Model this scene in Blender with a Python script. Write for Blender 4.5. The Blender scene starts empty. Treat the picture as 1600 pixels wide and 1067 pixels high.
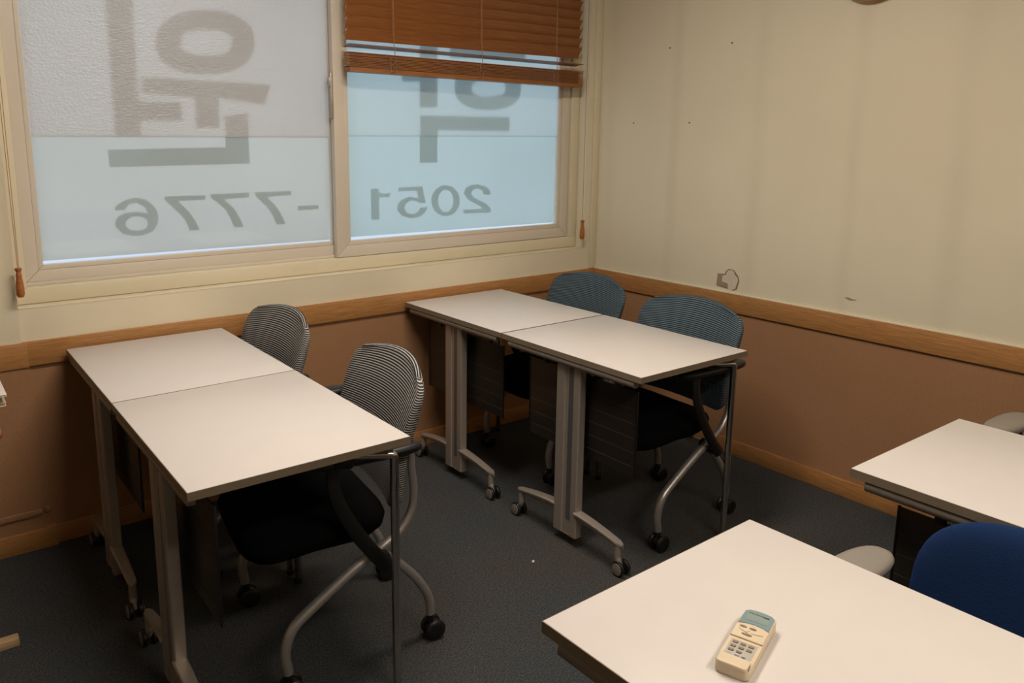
import bpy, bmesh, math, random
from mathutils import Vector, Matrix
random.seed(7)
S = bpy.context.scene
COL = S.collection
R = math.radians

# ------------------------------------------------------------------ camera
cam_d = bpy.data.cameras.new('camera')
cam = bpy.data.objects.new('camera', cam_d); COL.objects.link(cam)
PITCH, YAW, ROLL = 0.18724, 0.62504, 0.00303
FPX = 1222.698
fwd = Vector((math.sin(YAW)*math.cos(PITCH), math.cos(YAW)*math.cos(PITCH), -math.sin(PITCH)))
rt0 = Vector((math.cos(YAW), -math.sin(YAW), 0)); up0 = rt0.cross(fwd)
rt = rt0*math.cos(ROLL) + up0*math.sin(ROLL); up = up0*math.cos(ROLL) - rt0*math.sin(ROLL)
cam.matrix_world = Matrix(((rt.x, up.x, -fwd.x, -3.0543), (rt.y, up.y, -fwd.y, -2.9947),
                           (rt.z, up.z, -fwd.z, 1.4537), (0, 0, 0, 1)))
cam_d.sensor_fit = 'HORIZONTAL'; cam_d.sensor_width = 36.0
cam_d.lens = FPX/1600*36.0
cam_d.shift_x = 79.24/1600; cam_d.shift_y = -87.18/1600      # the picture is an off-centre crop of the lens circle
cam_d.clip_start = 0.02
S.camera = cam

# ------------------------------------------------------------------ world (flat overcast sky)
W = bpy.data.worlds.new('overcast'); S.world = W; W.use_nodes = True
bg = W.node_tree.nodes['Background']
bg.inputs['Color'].default_value = (.72, .80, 1.0, 1)
bg.inputs['Strength'].default_value = 1.05
# ------------------------------------------------------------------ view
vs = S.view_settings
vs.view_transform = 'Standard'; vs.look = 'None'; vs.gamma = 1.0; vs.use_curve_mapping = False
vs.exposure = 0.0
LAMP_COLOR = (1.0, 0.87, 0.745)
LAMP_POWER = 35.0
LAMPS = [(-1.9, -1.38), (-1.9, -3.6)]

# ------------------------------------------------------------------ materials
def nt(name):
    m = bpy.data.materials.new(name); m.use_nodes = True
    return m, m.node_tree.nodes, m.node_tree.links, m.node_tree.nodes['Principled BSDF']
def mix_rgb(N, L, fac, a, b):
    n = N.new('ShaderNodeMix'); n.data_type = 'RGBA'
    if isinstance(fac, (int, float)): n.inputs[0].default_value = fac
    else: L.new(fac, n.inputs[0])
    for v, i in ((a, 6), (b, 7)):
        if isinstance(v, tuple): n.inputs[i].default_value = (*v, 1)
        else: L.new(v, n.inputs[i])
    return n.outputs[2]
def ramp(N, L, fac, lo, hi):
    n = N.new('ShaderNodeMapRange'); n.inputs[1].default_value = lo; n.inputs[2].default_value = hi
    L.new(fac, n.inputs[0]); return n.outputs[0]
def noise(N, L, co, scale, detail=3, sc=None):
    n = N.new('ShaderNodeTexNoise'); n.inputs['Scale'].default_value = scale; n.inputs['Detail'].default_value = detail
    if sc:
        mp = N.new('ShaderNodeMapping'); mp.inputs['Scale'].default_value = sc
        L.new(co, mp.inputs['Vector']); co = mp.outputs[0]
    L.new(co, n.inputs['Vector']); return n.outputs['Fac']
def coords(N, kind='Object'):
    n = N.new('ShaderNodeTexCoord'); return n.outputs[kind]
def bump(N, L, b, h, strength, dist=0.002):
    n = N.new('ShaderNodeBump'); n.inputs['Strength'].default_value = strength; n.inputs['Distance'].default_value = dist
    L.new(h, n.inputs['Height']); L.new(n.outputs[0], b.inputs['Normal']); return n
def plain(name, col, rough=0.5, metal=0.0, var=0.06, spec=0.5, nscale=40, bmp=0.0):
    m, N, L, b = nt(name)
    co = coords(N); f = noise(N, L, co, nscale)
    dark = tuple(c*(1-var) for c in col); lite = tuple(min(1, c*(1+var)) for c in col)
    L.new(mix_rgb(N, L, f, dark, lite), b.inputs['Base Color'])
    b.inputs['Roughness'].default_value = rough; b.inputs['Metallic'].default_value = metal
    b.inputs['Specular IOR Level'].default_value = spec
    if bmp: bump(N, L, b, f, bmp)
    return m
def wood(name, dark, lite, rough=0.45, axis='x', scale=9):
    m, N, L, b = nt(name); co = coords(N)
    sc = {'x': (1.2, 18, 18), 'y': (18, 1.2, 18), 'z': (18, 18, 1.2)}[axis]
    a = noise(N, L, co, scale, 5, sc); g = noise(N, L, co, scale*7, 3, tuple(s if s > 2 else s*.6 for s in sc))
    c = mix_rgb(N, L, ramp(N, L, a, .3, .7), dark, lite)
    c = mix_rgb(N, L, ramp(N, L, g, .55, .8), c, tuple(x*.72 for x in dark))
    L.new(c, b.inputs['Base Color']); b.inputs['Roughness'].default_value = rough
    bump(N, L, b, g, .12, .001)
    return m

M = {}
M['laminate'] = plain('white_laminate', (.635, .598, .57), .38, 0, .025, .4, 14)
M['edge'] = plain('taupe_edge', (.20, .155, .105), .5, 0, .08)
M['alu'] = plain('brushed_aluminium', (.42, .37, .32), .42, .55, .06)
M['alu_rail'] = plain('grey_rail', (.25, .215, .185), .45, .45, .05)
M['alu_dark'] = plain('grey_channel', (.16, .16, .17), .35, .5, .05)
M['groove'] = plain('groove_line', (.06, .05, .04), .5)
M['steel'] = plain('satin_silver', (.46, .44, .42), .36, .7, .04)
M['chrome'] = plain('chrome', (.62, .58, .54), .12, 1, .02)
M['black'] = plain('black_plastic', (.006, .006, .0065), .42, 0, .1)
M['caster_disc'] = plain('grey_caster_disc', (.20, .18, .16), .5, .1, .08)
M['seat'] = plain('black_fabric', (.0035, .0035, .004), .95, 0, .3, .06, 300, .3)
M['blue'] = plain('blue_fabric', (.010, .027, .085), .95, 0, .18, .1, 260, .35)
_b = M['blue'].node_tree.nodes['Principled BSDF']; _b.inputs['Sheen Weight'].default_value = .35; _b.inputs['Sheen Roughness'].default_value = .4; _b.inputs['Sheen Tint'].default_value = (.12, .30, .9, 1)
M['grey_arm'] = plain('grey_plastic', (.26, .235, .20), .5, 0, .05)
M['cream_pvc'] = plain('cream_pvc', (.62, .56, .47), .35, 0, .05, .5, 6)
M['cream_paint'] = plain('cream_paint', (.68, .615, .455), .5, 0, .05, .4, 5, .05)
M['hole_dark'] = plain('nail_hole_dark', (.05, .04, .035), .7)
M['ceiling'] = plain('white_ceiling', (.72, .70, .64), .9)
M['rail_x'] = wood('oak_rail_x', (.34, .155, .047), (.49, .245, .088), .42, 'x')
M['rail_y'] = wood('oak_rail_y', (.34, .155, .047), (.49, .245, .088), .42, 'y')
M['blind'] = wood('walnut_blind', (.235, .078, .017), (.33, .125, .032), .40, 'x', 6)
M['blind_end'] = wood('blind_end_grain', (.42, .20, .06), (.55, .30, .10), .5, 'z')
M['cord'] = plain('tan_cord', (.36, .18, .085), .8)
M['tassel'] = wood('tassel_wood', (.30, .09, .02), (.42, .15, .04), .35, 'x', 12)
M['desk'] = wood('red_brown_wood', (.20, .06, .025), (.30, .10, .04), .4, 'x')
M['foot_wood'] = wood('pale_wood', (.40, .26, .13), (.55, .38, .22), .45, 'x')
M['cream_remote'] = plain('cream_plastic', (.66, .55, .39), .4, 0, .03)
M['remote_keys'] = plain('brown_grey_keys', (.23, .17, .13), .5)
M['remote_pad'] = plain('grey_keypad', (.42, .40, .34), .5)
M['bezel'] = plain('grey_blue_bezel', (.20, .29, .31), .25)
M['lcd'] = plain('lcd_green_grey', (.25, .31, .29), .15)
M['lcd_mark'] = plain('lcd_segments', (.03, .05, .05), .4)
M['blue_print'] = plain('blue_print', (.04, .05, .20), .5)
M['paper'] = plain('paper', (.75, .72, .70), .8)
M['book_white'] = plain('white_cover', (.72, .66, .64), .5)
M['book_purple'] = plain('purple_cover', (.25, .12, .30), .5)
M['book_green'] = plain('grey_green_cover', (.26, .25, .16), .6)
M['book_tan'] = plain('tan_cover', (.52, .42, .30), .6)
M['clock_face'] = plain('clock_face', (.8, .78, .72), .5)

def mesh_stripe(name, light, dark):
    m, N, L, b = nt(name); co = coords(N)
    w = N.new('ShaderNodeTexWave'); w.wave_type = 'BANDS'; w.bands_direction = 'Z'; w.wave_profile = 'SIN'
    w.inputs['Scale'].default_value = 2*math.pi/0.0064/20; w.inputs['Distortion'].default_value = 0.0
    at = N.new('ShaderNodeAttribute'); at.attribute_name = 'weave_row'
    cz = N.new('ShaderNodeCombineXYZ'); L.new(at.outputs['Fac'], cz.inputs['Z']); L.new(cz.outputs[0], w.inputs['Vector'])
    f = ramp(N, L, w.outputs['Fac'], .45, .80)
    fine = noise(N, L, co, 420, 2)
    c = mix_rgb(N, L, f, dark, light)
    c = mix_rgb(N, L, ramp(N, L, fine, .3, .9), c, tuple(x*.6 for x in light))
    L.new(mix_rgb(N, L, .12, mix_rgb(N, L, f, dark, light), c), b.inputs['Base Color'])
    b.inputs['Roughness'].default_value = .75; b.inputs['Specular IOR Level'].default_value = .35
    bump(N, L, b, w.outputs['Fac'], .6, .0015)
    return m
M['mesh_grey'] = mesh_stripe('striped_mesh_grey', (.40, .39, .38), (.005, .005, .006))
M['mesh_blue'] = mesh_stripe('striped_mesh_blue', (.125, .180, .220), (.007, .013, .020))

def smoked():
    m, N, L, b = nt('smoked_panel'); out = N['Material Output']
    b.inputs['Base Color'].default_value = (.027, .022, .018, 1); b.inputs['Roughness'].default_value = .35
    co = coords(N); f = noise(N, L, co, 900, 1)
    t = N.new('ShaderNodeBsdfTransparent'); t.inputs[0].default_value = (.62, .58, .54, 1)
    mx = N.new('ShaderNodeMixShader'); L.new(ramp(N, L, f, -1.4, .9), mx.inputs[0])
    L.new(t.outputs[0], mx.inputs[1]); L.new(b.outputs[0], mx.inputs[2]); L.new(mx.outputs[0], out.inputs[0])
    return m
M['smoked'] = smoked()

def wallpaper():
    m, N, L, b = nt('cream_wallpaper'); co = coords(N, 'Object')
    sx = N.new('ShaderNodeSeparateXYZ'); L.new(co, sx.inputs[0])
    big = noise(N, L, co, 1.6, 4)
    c = mix_rgb(N, L, ramp(N, L, big, .3, .75), (.69, .625, .47), (.75, .685, .52))
    wob = noise(N, L, co, 3.0, 2)
    # grimy vertical seams of the paper strips
    tot = None
    for y0, wd, st in ((-.498, .030, .09), (-.949, .035, .075), (-1.376, .028, .085), (-1.762, .04, .075), (-.09, .03, .07), (-2.3, .03, .09)):
        a = N.new('ShaderNodeMath'); a.operation = 'MULTIPLY_ADD'; L.new(wob, a.inputs[0]); a.inputs[1].default_value = .02
        L.new(sx.outputs['Y'], a.inputs[2])
        s = N.new('ShaderNodeMath'); s.operation = 'SUBTRACT'; L.new(a.outputs[0], s.inputs[0]); s.inputs[1].default_value = y0 + .01
        ab = N.new('ShaderNodeMath'); ab.operation = 'ABSOLUTE'; L.new(s.outputs[0], ab.inputs[0])
        mr = N.new('ShaderNodeMapRange'); mr.interpolation_type = 'SMOOTHSTEP'
        mr.inputs[1].default_value = wd*1.8; mr.inputs[2].default_value = 0; mr.inputs[3].default_value = 0; mr.inputs[4].default_value = st
        L.new(ab.outputs[0], mr.inputs[0])
        if tot is None: tot = mr.outputs[0]
        else:
            ad = N.new('ShaderNodeMath'); ad.operation = 'ADD'; L.new(tot, ad.inputs[0]); L.new(mr.outputs[0], ad.inputs[1]); tot = ad.outputs[0]
    brk = noise(N, L, co, 2.2, 4, (1, 3, .7))
    mu = N.new('ShaderNodeMath'); mu.operation = 'MULTIPLY'; L.new(tot, mu.inputs[0]); L.new(ramp(N, L, brk, .15, .6), mu.inputs[1])
    c = mix_rgb(N, L, mu.outputs[0], c, (.24, .20, .13))
    L.new(c, b.inputs['Base Color']); b.inputs['Roughness'].default_value = .8; b.inputs['Specular IOR Level'].default_value = .25
    linen = noise(N, L, co, 260, 2, (1, 1, 3)); bump(N, L, b, linen, .25, .001)
    return m
M['wallpaper'] = wallpaper()
def wainscot():
    m, N, L, b = nt('brown_wallpaper'); co = coords(N)
    big = noise(N, L, co, 2.5, 4); fine = noise(N, L, co, 180, 2)
    c = mix_rgb(N, L, big, (.325, .168, .082), (.385, .212, .108))
    c = mix_rgb(N, L, ramp(N, L, fine, .45, .9), c, (.26, .13, .065))
    L.new(c, b.inputs['Base Color']); b.inputs['Roughness'].default_value = .75; b.inputs['Specular IOR Level'].default_value = .25
    bump(N, L, b, fine, .3, .001)
    return m
M['wainscot'] = wainscot()
def carpet():
    m, N, L, b = nt('carpet'); co = coords(N)
    a = noise(N, L, co, 260, 2); g = noise(N, L, co, 2.2, 4); h = noise(N, L, co, 130, 3)
    c = mix_rgb(N, L, ramp(N, L, a, .32, .72), (.020, .025, .028), (.105, .111, .116))
    c = mix_rgb(N, L, ramp(N, L, g, .4, .75), c, mix_rgb(N, L, ramp(N, L, a, .32, .72), (.027, .024, .021), (.118, .108, .096)))
    c = mix_rgb(N, L, ramp(N, L, h, .5, .85), c, (.027, .027, .028))
    L.new(c, b.inputs['Base Color']); b.inputs['Roughness'].default_value = 1; b.inputs['Specular IOR Level'].default_value = .05
    bump(N, L, b, a, .8, .004)
    return m
M['carpet'] = carpet()
def film(name, tcol, dcol, rough, embossed):
    m, N, L, b = nt(name); out = N['Material Output']
    co = coords(N)
    t = N.new('ShaderNodeBsdfTranslucent'); t.inputs[0].default_value = (*tcol, 1)
    d = N.new('ShaderNodeBsdfDiffuse'); d.inputs[0].default_value = (*dcol, 1)
    big = noise(N, L, co, 2.0, 3)
    L.new(mix_rgb(N, L, ramp(N, L, big, .2, .8), tuple(x*.94 for x in tcol), tcol), t.inputs[0])
    ad = N.new('ShaderNodeAddShader'); L.new(t.outputs[0], ad.inputs[0]); L.new(d.outputs[0], ad.inputs[1])
    g = N.new('ShaderNodeBsdfGlossy'); g.inputs[1].default_value = rough
    mx = N.new('ShaderNodeMixShader'); mx.inputs[0].default_value = .06 if embossed else .02
    L.new(ad.outputs[0], mx.inputs[1]); L.new(g.outputs[0], mx.inputs[2]); L.new(mx.outputs[0], out.inputs[0])
    if embossed:
        h = noise(N, L, co, 95, 2, (1, 1, 1.6))
        bp = N.new('ShaderNodeBump'); bp.inputs['Strength'].default_value = .7; bp.inputs['Distance'].default_value = .004
        L.new(h, bp.inputs['Height'])
        for s in (d, g): L.new(bp.outputs[0], s.inputs['Normal'])
    return m
M['film_rough'] = film('embossed_film', (.605, .605, .575), (.22, .20, .185), .35, True)
M['film'] = film('frosted_film', (.697, .689, .648), (.18, .17, .16), .3, False)
M['film_blue'] = film('frosted_film_blue', (.677, .751, .733), (.16, .16, .16), .3, False)
def vinyl():
    m, N, L, b = nt('sign_vinyl'); out = N['Material Output']
    b.inputs['Base Color'].default_value = (.10, .10, .09, 1)
    t = N.new('ShaderNodeBsdfTransparent'); t.inputs[0].default_value = (.94, .99, 1, 1)
    co = coords(N); f = noise(N, L, co, 3, 2)
    mx = N.new('ShaderNodeMixShader'); L.new(ramp(N, L, f, -.9, 3.3), mx.inputs[0])
    L.new(t.outputs[0], mx.inputs[1]); L.new(b.outputs[0], mx.inputs[2]); L.new(mx.outputs[0], out.inputs[0])
    return m
M['vinyl'] = vinyl()
def glass():
    m, N, L, b = nt('window_glass'); out = N['Material Output']
    t = N.new('ShaderNodeBsdfTransparent'); t.inputs[0].default_value = (.95, .98, .97, 1)
    g = N.new('ShaderNodeBsdfGlossy'); g.inputs[1].default_value = .03
    lw = N.new('ShaderNodeLayerWeight'); lw.inputs[0].default_value = .5
    pw = N.new('ShaderNodeMath'); pw.operation = 'POWER'; L.new(lw.outputs['Facing'], pw.inputs[0]); pw.inputs[1].default_value = 5
    ma = N.new('ShaderNodeMath'); ma.operation = 'MULTIPLY_ADD'; L.new(pw.outputs[0], ma.inputs[0]); ma.inputs[1].default_value = .9; ma.inputs[2].default_value = .03
    mx = N.new('ShaderNodeMixShader'); L.new(ma.outputs[0], mx.inputs[0])
    L.new(t.outputs[0], mx.inputs[1]); L.new(g.outputs[0], mx.inputs[2]); L.new(mx.outputs[0], out.inputs[0])
    return m
M['glass'] = glass()
def emit(name, col, s):
    m, N, L, b = nt(name)
    b.inputs['Base Color'].default_value = (.8, .8, .8, 1)
    b.inputs['Emission Color'].default_value = (*col, 1); b.inputs['Emission Strength'].default_value = s
    return m
M['lamp'] = emit('lamp_diffuser', LAMP_COLOR, LAMP_POWER)

# ------------------------------------------------------------------ mesh helpers
def done(bm, name, mat, parent=None, loc=None, smooth=35, mats=None):
    bmesh.ops.recalc_face_normals(bm, faces=bm.faces[:])
    me = bpy.data.meshes.new(name); bm.to_mesh(me); bm.free()
    for mm in (mats or [mat]): me.materials.append(M[mm] if isinstance(mm, str) else mm)
    if smooth:
        me.polygons.foreach_set('use_smooth', [True]*len(me.polygons))
        me.set_sharp_from_angle(angle=R(smooth))
    o = bpy.data.objects.new(name, me); COL.objects.link(o)
    if parent: o.parent = parent
    if loc: o.location = loc
    return o
def box(bm, x0, x1, y0, y1, z0, z1, bev=0.0, seg=2):
    vs_ = [bm.verts.new((x, y, z)) for x in (x0, x1) for y in (y0, y1) for z in (z0, z1)]
    fs = [bm.faces.new([vs_[i] for i in q]) for q in ((0,1,3,2),(4,6,7,5),(0,4,5,1),(2,3,7,6),(0,2,6,4),(1,5,7,3))]
    if bev:
        es = list({e for f in fs for e in f.edges})
        bmesh.ops.bevel(bm, geom=es, offset=bev, segments=seg, profile=.5, affect='EDGES', clamp_overlap=True)
    return fs
def prism(bm, pts, axis, a, b, bev=0.0, seg=2):
    """extrude a 2D polygon along an axis from a to b; pts are (p,q) of the two other axes in xyz order"""
    def mk(p, q, t):
        return {'x': (t, p, q), 'y': (p, t, q), 'z': (p, q, t)}[axis]
    A = [bm.verts.new(mk(p, q, a)) for p, q in pts]; B = [bm.verts.new(mk(p, q, b)) for p, q in pts]
    fs = [bm.faces.new(A), bm.faces.new(B[::-1])]
    n = len(pts)
    for i in range(n): fs.append(bm.faces.new((A[i], B[i], B[(i+1) % n], A[(i+1) % n])))
    if bev:
        es = [e for e in {e for f in fs[:2] for e in f.edges}]
        bmesh.ops.bevel(bm, geom=es, offset=bev, segments=seg, profile=.5, affect='EDGES', clamp_overlap=True)
    return fs
def bez(pts, n=8):
    """Catmull-Rom through points"""
    P = [Vector(p) for p in pts]; P = [P[0]*2-P[1]] + P + [P[-1]*2-P[-2]]
    o = []
    for i in range(1, len(P)-2):
        for k in range(n):
            t = k/n; a, b, c, d = P[i-1], P[i], P[i+1], P[i+2]
            o.append(.5*((2*b) + (c-a)*t + (2*a-5*b+4*c-d)*t*t + (3*b-a-3*c+d)*t**3))
    o.append(P[-2]); return o
def tube(bm, pts, r, n=12, flat=1.0, up=None):
    """sweep a circle (or an ellipse, flat = ratio) along pts; r may be a list"""
    pts = [Vector(p) for p in pts]; m = len(pts)
    rs = r if isinstance(r, (list, tuple)) else [r]*m
    t = [(pts[min(i+1, m-1)]-pts[max(i-1, 0)]).normalized() for i in range(m)]
    nrm = Vector(up) if up else t[0].orthogonal()
    nrm = (nrm - t[0]*nrm.dot(t[0])).normalized()
    rings = []
    for i in range(m):
        nrm = (nrm - t[i]*nrm.dot(t[i])).normalized(); bn = t[i].cross(nrm)
        rings.append([bm.verts.new(pts[i] + nrm*math.cos(2*math.pi*k/n)*rs[i]*flat + bn*math.sin(2*math.pi*k/n)*rs[i]) for k in range(n)])
    for a, b in zip(rings, rings[1:]):
        for k in range(n): bm.faces.new((a[k], a[(k+1) % n], b[(k+1) % n], b[k]))
    bm.faces.new(rings[0][::-1]); bm.faces.new(rings[-1])
def lathe(bm, prof, origin, axis, n=20):
    """profile [(r, h)] round an axis through origin"""
    ax = Vector(axis).normalized(); u = ax.orthogonal().normalized(); v = ax.cross(u); o = Vector(origin)
    rings = []
    for r, h in prof:
        if r < 1e-6: rings.append([bm.verts.new(o+ax*h)])
        else: rings.append([bm.verts.new(o+ax*h+(u*math.cos(2*math.pi*k/n)+v*math.sin(2*math.pi*k/n))*r) for k in range(n)])
    for a, b in zip(rings, rings[1:]):
        for k in range(n):
            k2 = (k+1) % n
            if len(a) == 1 and len(b) == 1: continue
            if len(a) == 1: bm.faces.new((a[0], b[k2], b[k]))
            elif len(b) == 1: bm.faces.new((a[k], a[k2], b[0]))
            else: bm.faces.new((a[k], a[k2], b[k2], b[k]))
    if len(rings[0]) > 1: bm.faces.new(rings[0][::-1])
    if len(rings[-1]) > 1: bm.faces.new(rings[-1])
def B(): return bmesh.new()
def thing(name, label, cat, loc=(0, 0, 0), rz=0, group=None):
    o = bpy.data.objects.new(name, None); COL.objects.link(o); o.empty_display_size = .1
    o.location = loc; o.rotation_euler = (0, 0, rz)
    return tag(o, label, cat, group)
def tag(o, label, cat, group=None):
    o['label'] = label; o['category'] = cat
    if group: o['group'] = group
    return o
def struct(o): o['kind'] = 'structure'; return o
def copy_tree(o, parent=None):
    c = o.copy(); COL.objects.link(c)
    if parent: c.parent = parent
    for ch in KIDS.get(o.name, []): copy_tree(ch, c)
    return c
KIDS = {}
def index_children():
    KIDS.clear()
    for o in S.objects:
        if o.parent: KIDS.setdefault(o.parent.name, []).append(o)
def place(proto, first, loc, rz, label):
    o = proto if first else copy_tree(proto)
    o.location = loc; o.rotation_euler = (0, 0, rz); o['label'] = label
    return o

# ------------------------------------------------------------------ room shell
XL, YF, ZC = -5.2, -5.4, 2.62        # left wall, wall behind the camera, ceiling
RAIL0, RAIL1, BASE1 = .672, .758, .072
OX0, OX1, OZ0, OZ1 = -2.755, -.085, .872, 2.36   # window opening
bm = B(); box(bm, XL-.1, .1, YF-.1, .25, -.08, 0); struct(done(bm, 'floor', 'carpet', smooth=0))
bm = B(); box(bm, XL-.1, .1, YF-.1, .25, ZC, ZC+.08); struct(done(bm, 'ceiling', 'ceiling', smooth=0))
def wall_mesh(name, boxes):
    bm = B()
    for bx, mi in boxes:
        for f in box(bm, *bx): f.material_index = mi
    o = done(bm, name, None, smooth=0, mats=['wallpaper', 'wainscot']); return struct(o)
wall_mesh('wall_right', [((0, .12, YF, .25, RAIL0+.03, ZC), 0), ((0, .12, YF, .25, 0, RAIL0+.03), 1)])
wr = bpy.data.objects['wall_right']
wall_mesh('wall_back', [((XL, 0, 0, .145, 0, RAIL0+.03), 1), ((XL, 0, 0, .145, RAIL0+.03, OZ0-.001), 0),
                        ((XL, OX0, 0, .145, OZ0-.001, ZC), 0), ((OX1, 0, 0, .145, OZ0-.001, ZC), 0),
                        ((OX0, OX1, 0, .145, OZ1, ZC), 0)])
wb = bpy.data.objects['wall_back']
# shallow pilaster left of the window
bm = B()
for f in box(bm, XL, -2.757, -.016, -.0005, RAIL1, ZC): f.material_index = 0
for f in box(bm, XL, -2.742, -.016, -.0005, BASE1, RAIL0): f.material_index = 1
o = done(bm, 'pilaster', None, wb, smooth=0, mats=['wallpaper', 'wainscot'])
bm = B(); box(bm, XL, -2.748, -.024, -.0162, .128, .150, .003); done(bm, 'paper_fold', 'wainscot', wb)
bm = B(); lathe(bm, [(.012, 0), (.009, .004), (0, .006)], (-2.728, -.0005, .135), (0, -1, 0), 10); done(bm, 'plaster_bump', 'wainscot', wb)
wall_mesh('wall_left', [((XL-.12, XL, YF, .25, RAIL0+.03, ZC), 0), ((XL-.12, XL, YF, .25, 0, RAIL0+.03), 1)])
wall_mesh('wall_front', [((XL, 0, YF-.12, YF, RAIL0+.03, ZC), 0), ((XL, 0, YF-.12, YF, 0, RAIL0+.03), 1)])
# dado rails and baseboards
bm = B(); box(bm, -2.740, -.0125, -.012, 0, RAIL0, RAIL1, .002); struct(done(bm, 'trim_1', 'rail_x'))
bm = B(); box(bm, XL, -2.7405, -.022, 0, RAIL0-.001, RAIL1+.001, .002); struct(done(bm, 'trim_2', 'rail_x'))
bm = B(); box(bm, -.012, 0, YF, 0, RAIL0, RAIL1, .002); struct(done(bm, 'trim_3', 'rail_y'))
bm = B(); box(bm, -.010, 0, YF, 0, RAIL1-.004, RAIL1+.004, .002); struct(done(bm, 'trim_4', 'cream_paint'))
bm = B(); box(bm, -2.705, -.0125, -.012, 0, 0, BASE1, .002); struct(done(bm, 'baseboard_back', 'rail_x'))
bm = B(); box(bm, XL, -2.7055, -.024, 0, 0, BASE1+.002, .002); struct(done(bm, 'baseboard_left_back', 'rail_x'))
bm = B(); box(bm, -.012, 0, YF, 0, 0, BASE1, .002); struct(done(bm, 'baseboard_right', 'rail_y'))
# cover strip in the corner right of the window
bm = B(); box(bm, -.046, -.0005, -.010, -.0005, RAIL1+.001, ZC, .004); struct(done(bm, 'trim_5', 'cream_paint'))

# marks on the right wall
for i, (y, z) in enumerate(((-.447, 1.873), (-.789, 1.865), (-.239, 1.528), (-.583, 1.524))):
    bm = B(); lathe(bm, [(.0042, -.0005), (.0036, .0012), (.0018, .0022), (0, .0022)], (0, y, z), (-1, 0, 0), 10)
    done(bm, 'nail_hole', 'hole_dark', wr)  # raised dark domes stand for nail holes, hole shade put into the colour
M['patch_dark'] = plain('bare_plaster_brown', (.33, .25, .16), .9, 0, .15)
M['patch_pink'] = plain('torn_paper_pink', (.66, .56, .46), .9, 0, .08)
M['patch_line'] = plain('torn_edge_brown', (.26, .18, .11), .9)
def wallpoly(name, mat, pts, d):
    bm = B(); prism(bm, pts, 'x', -d, -.0002); return done(bm, name, mat, wr, smooth=0)
PY = lambda X, Y: (-.790 - (X-340)/(880-340)*.118, .866 - (Y-280)/(840-280)*.094 )
wallpoly('torn_paper', 'patch_line', [PY(*q) for q in ((350,440),(520,430),(545,350),(610,270),(740,280),(850,430),(885,560),(840,800),(760,850),(640,830),(335,790))], .0006)
wallpoly('torn_paper', 'patch_dark', [PY(*q) for q in ((355,450),(465,450),(450,660),(610,680),(600,770),(440,775),(340,785))], .0009)
wallpoly('torn_paper', 'patch_pink', [PY(*q) for q in ((470,480),(560,445),(575,360),(625,300),(730,300),(770,410),(835,470),(855,560),(820,690),(800,790),(700,840),(620,820),(615,675),(465,650))], .0012)
wallpoly('scratch_mark', 'patch_dark', [(-1.395,.826),(-1.41,.829),(-1.432,.824),(-1.447,.826),(-1.44,.820),(-1.42,.817),(-1.402,.822)], .0008)

# ------------------------------------------------------------------ window
def frame_piece(bm, a, b, c, d, y0, y1, bev=.003):
    prism(bm, [a, b, c, d], 'y', y0, y1, bev)
def mitred(parent, x0, x1, z0, z1, w, y0, y1, names, mat, bev=.003, gap=.0004):
    g = gap
    q = {'bottom': [(x0+g, z0), (x1-g, z0), (x1-w-g, z0+w), (x0+w+g, z0+w)],
         'top': [(x0+w+g, z1-w), (x1-w-g, z1-w), (x1-g, z1), (x0+g, z1)],
         'left': [(x0, z0+g), (x0+w, z0+w+g), (x0+w, z1-w-g), (x0, z1-g)],
         'right': [(x1-w, z0+w+g), (x1, z0+g), (x1, z1-g), (x1-w, z1-w-g)]}
    for k, nm in (('bottom', names[0]), ('top', names[0]), ('left', names[1]), ('right', names[1])):
        bm = B(); frame_piece(bm, *q[k], y0, y1, bev); done(bm, nm, mat, parent)
win = bpy.data.objects.new('window_1', None); COL.objects.link(win); struct(win)
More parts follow.
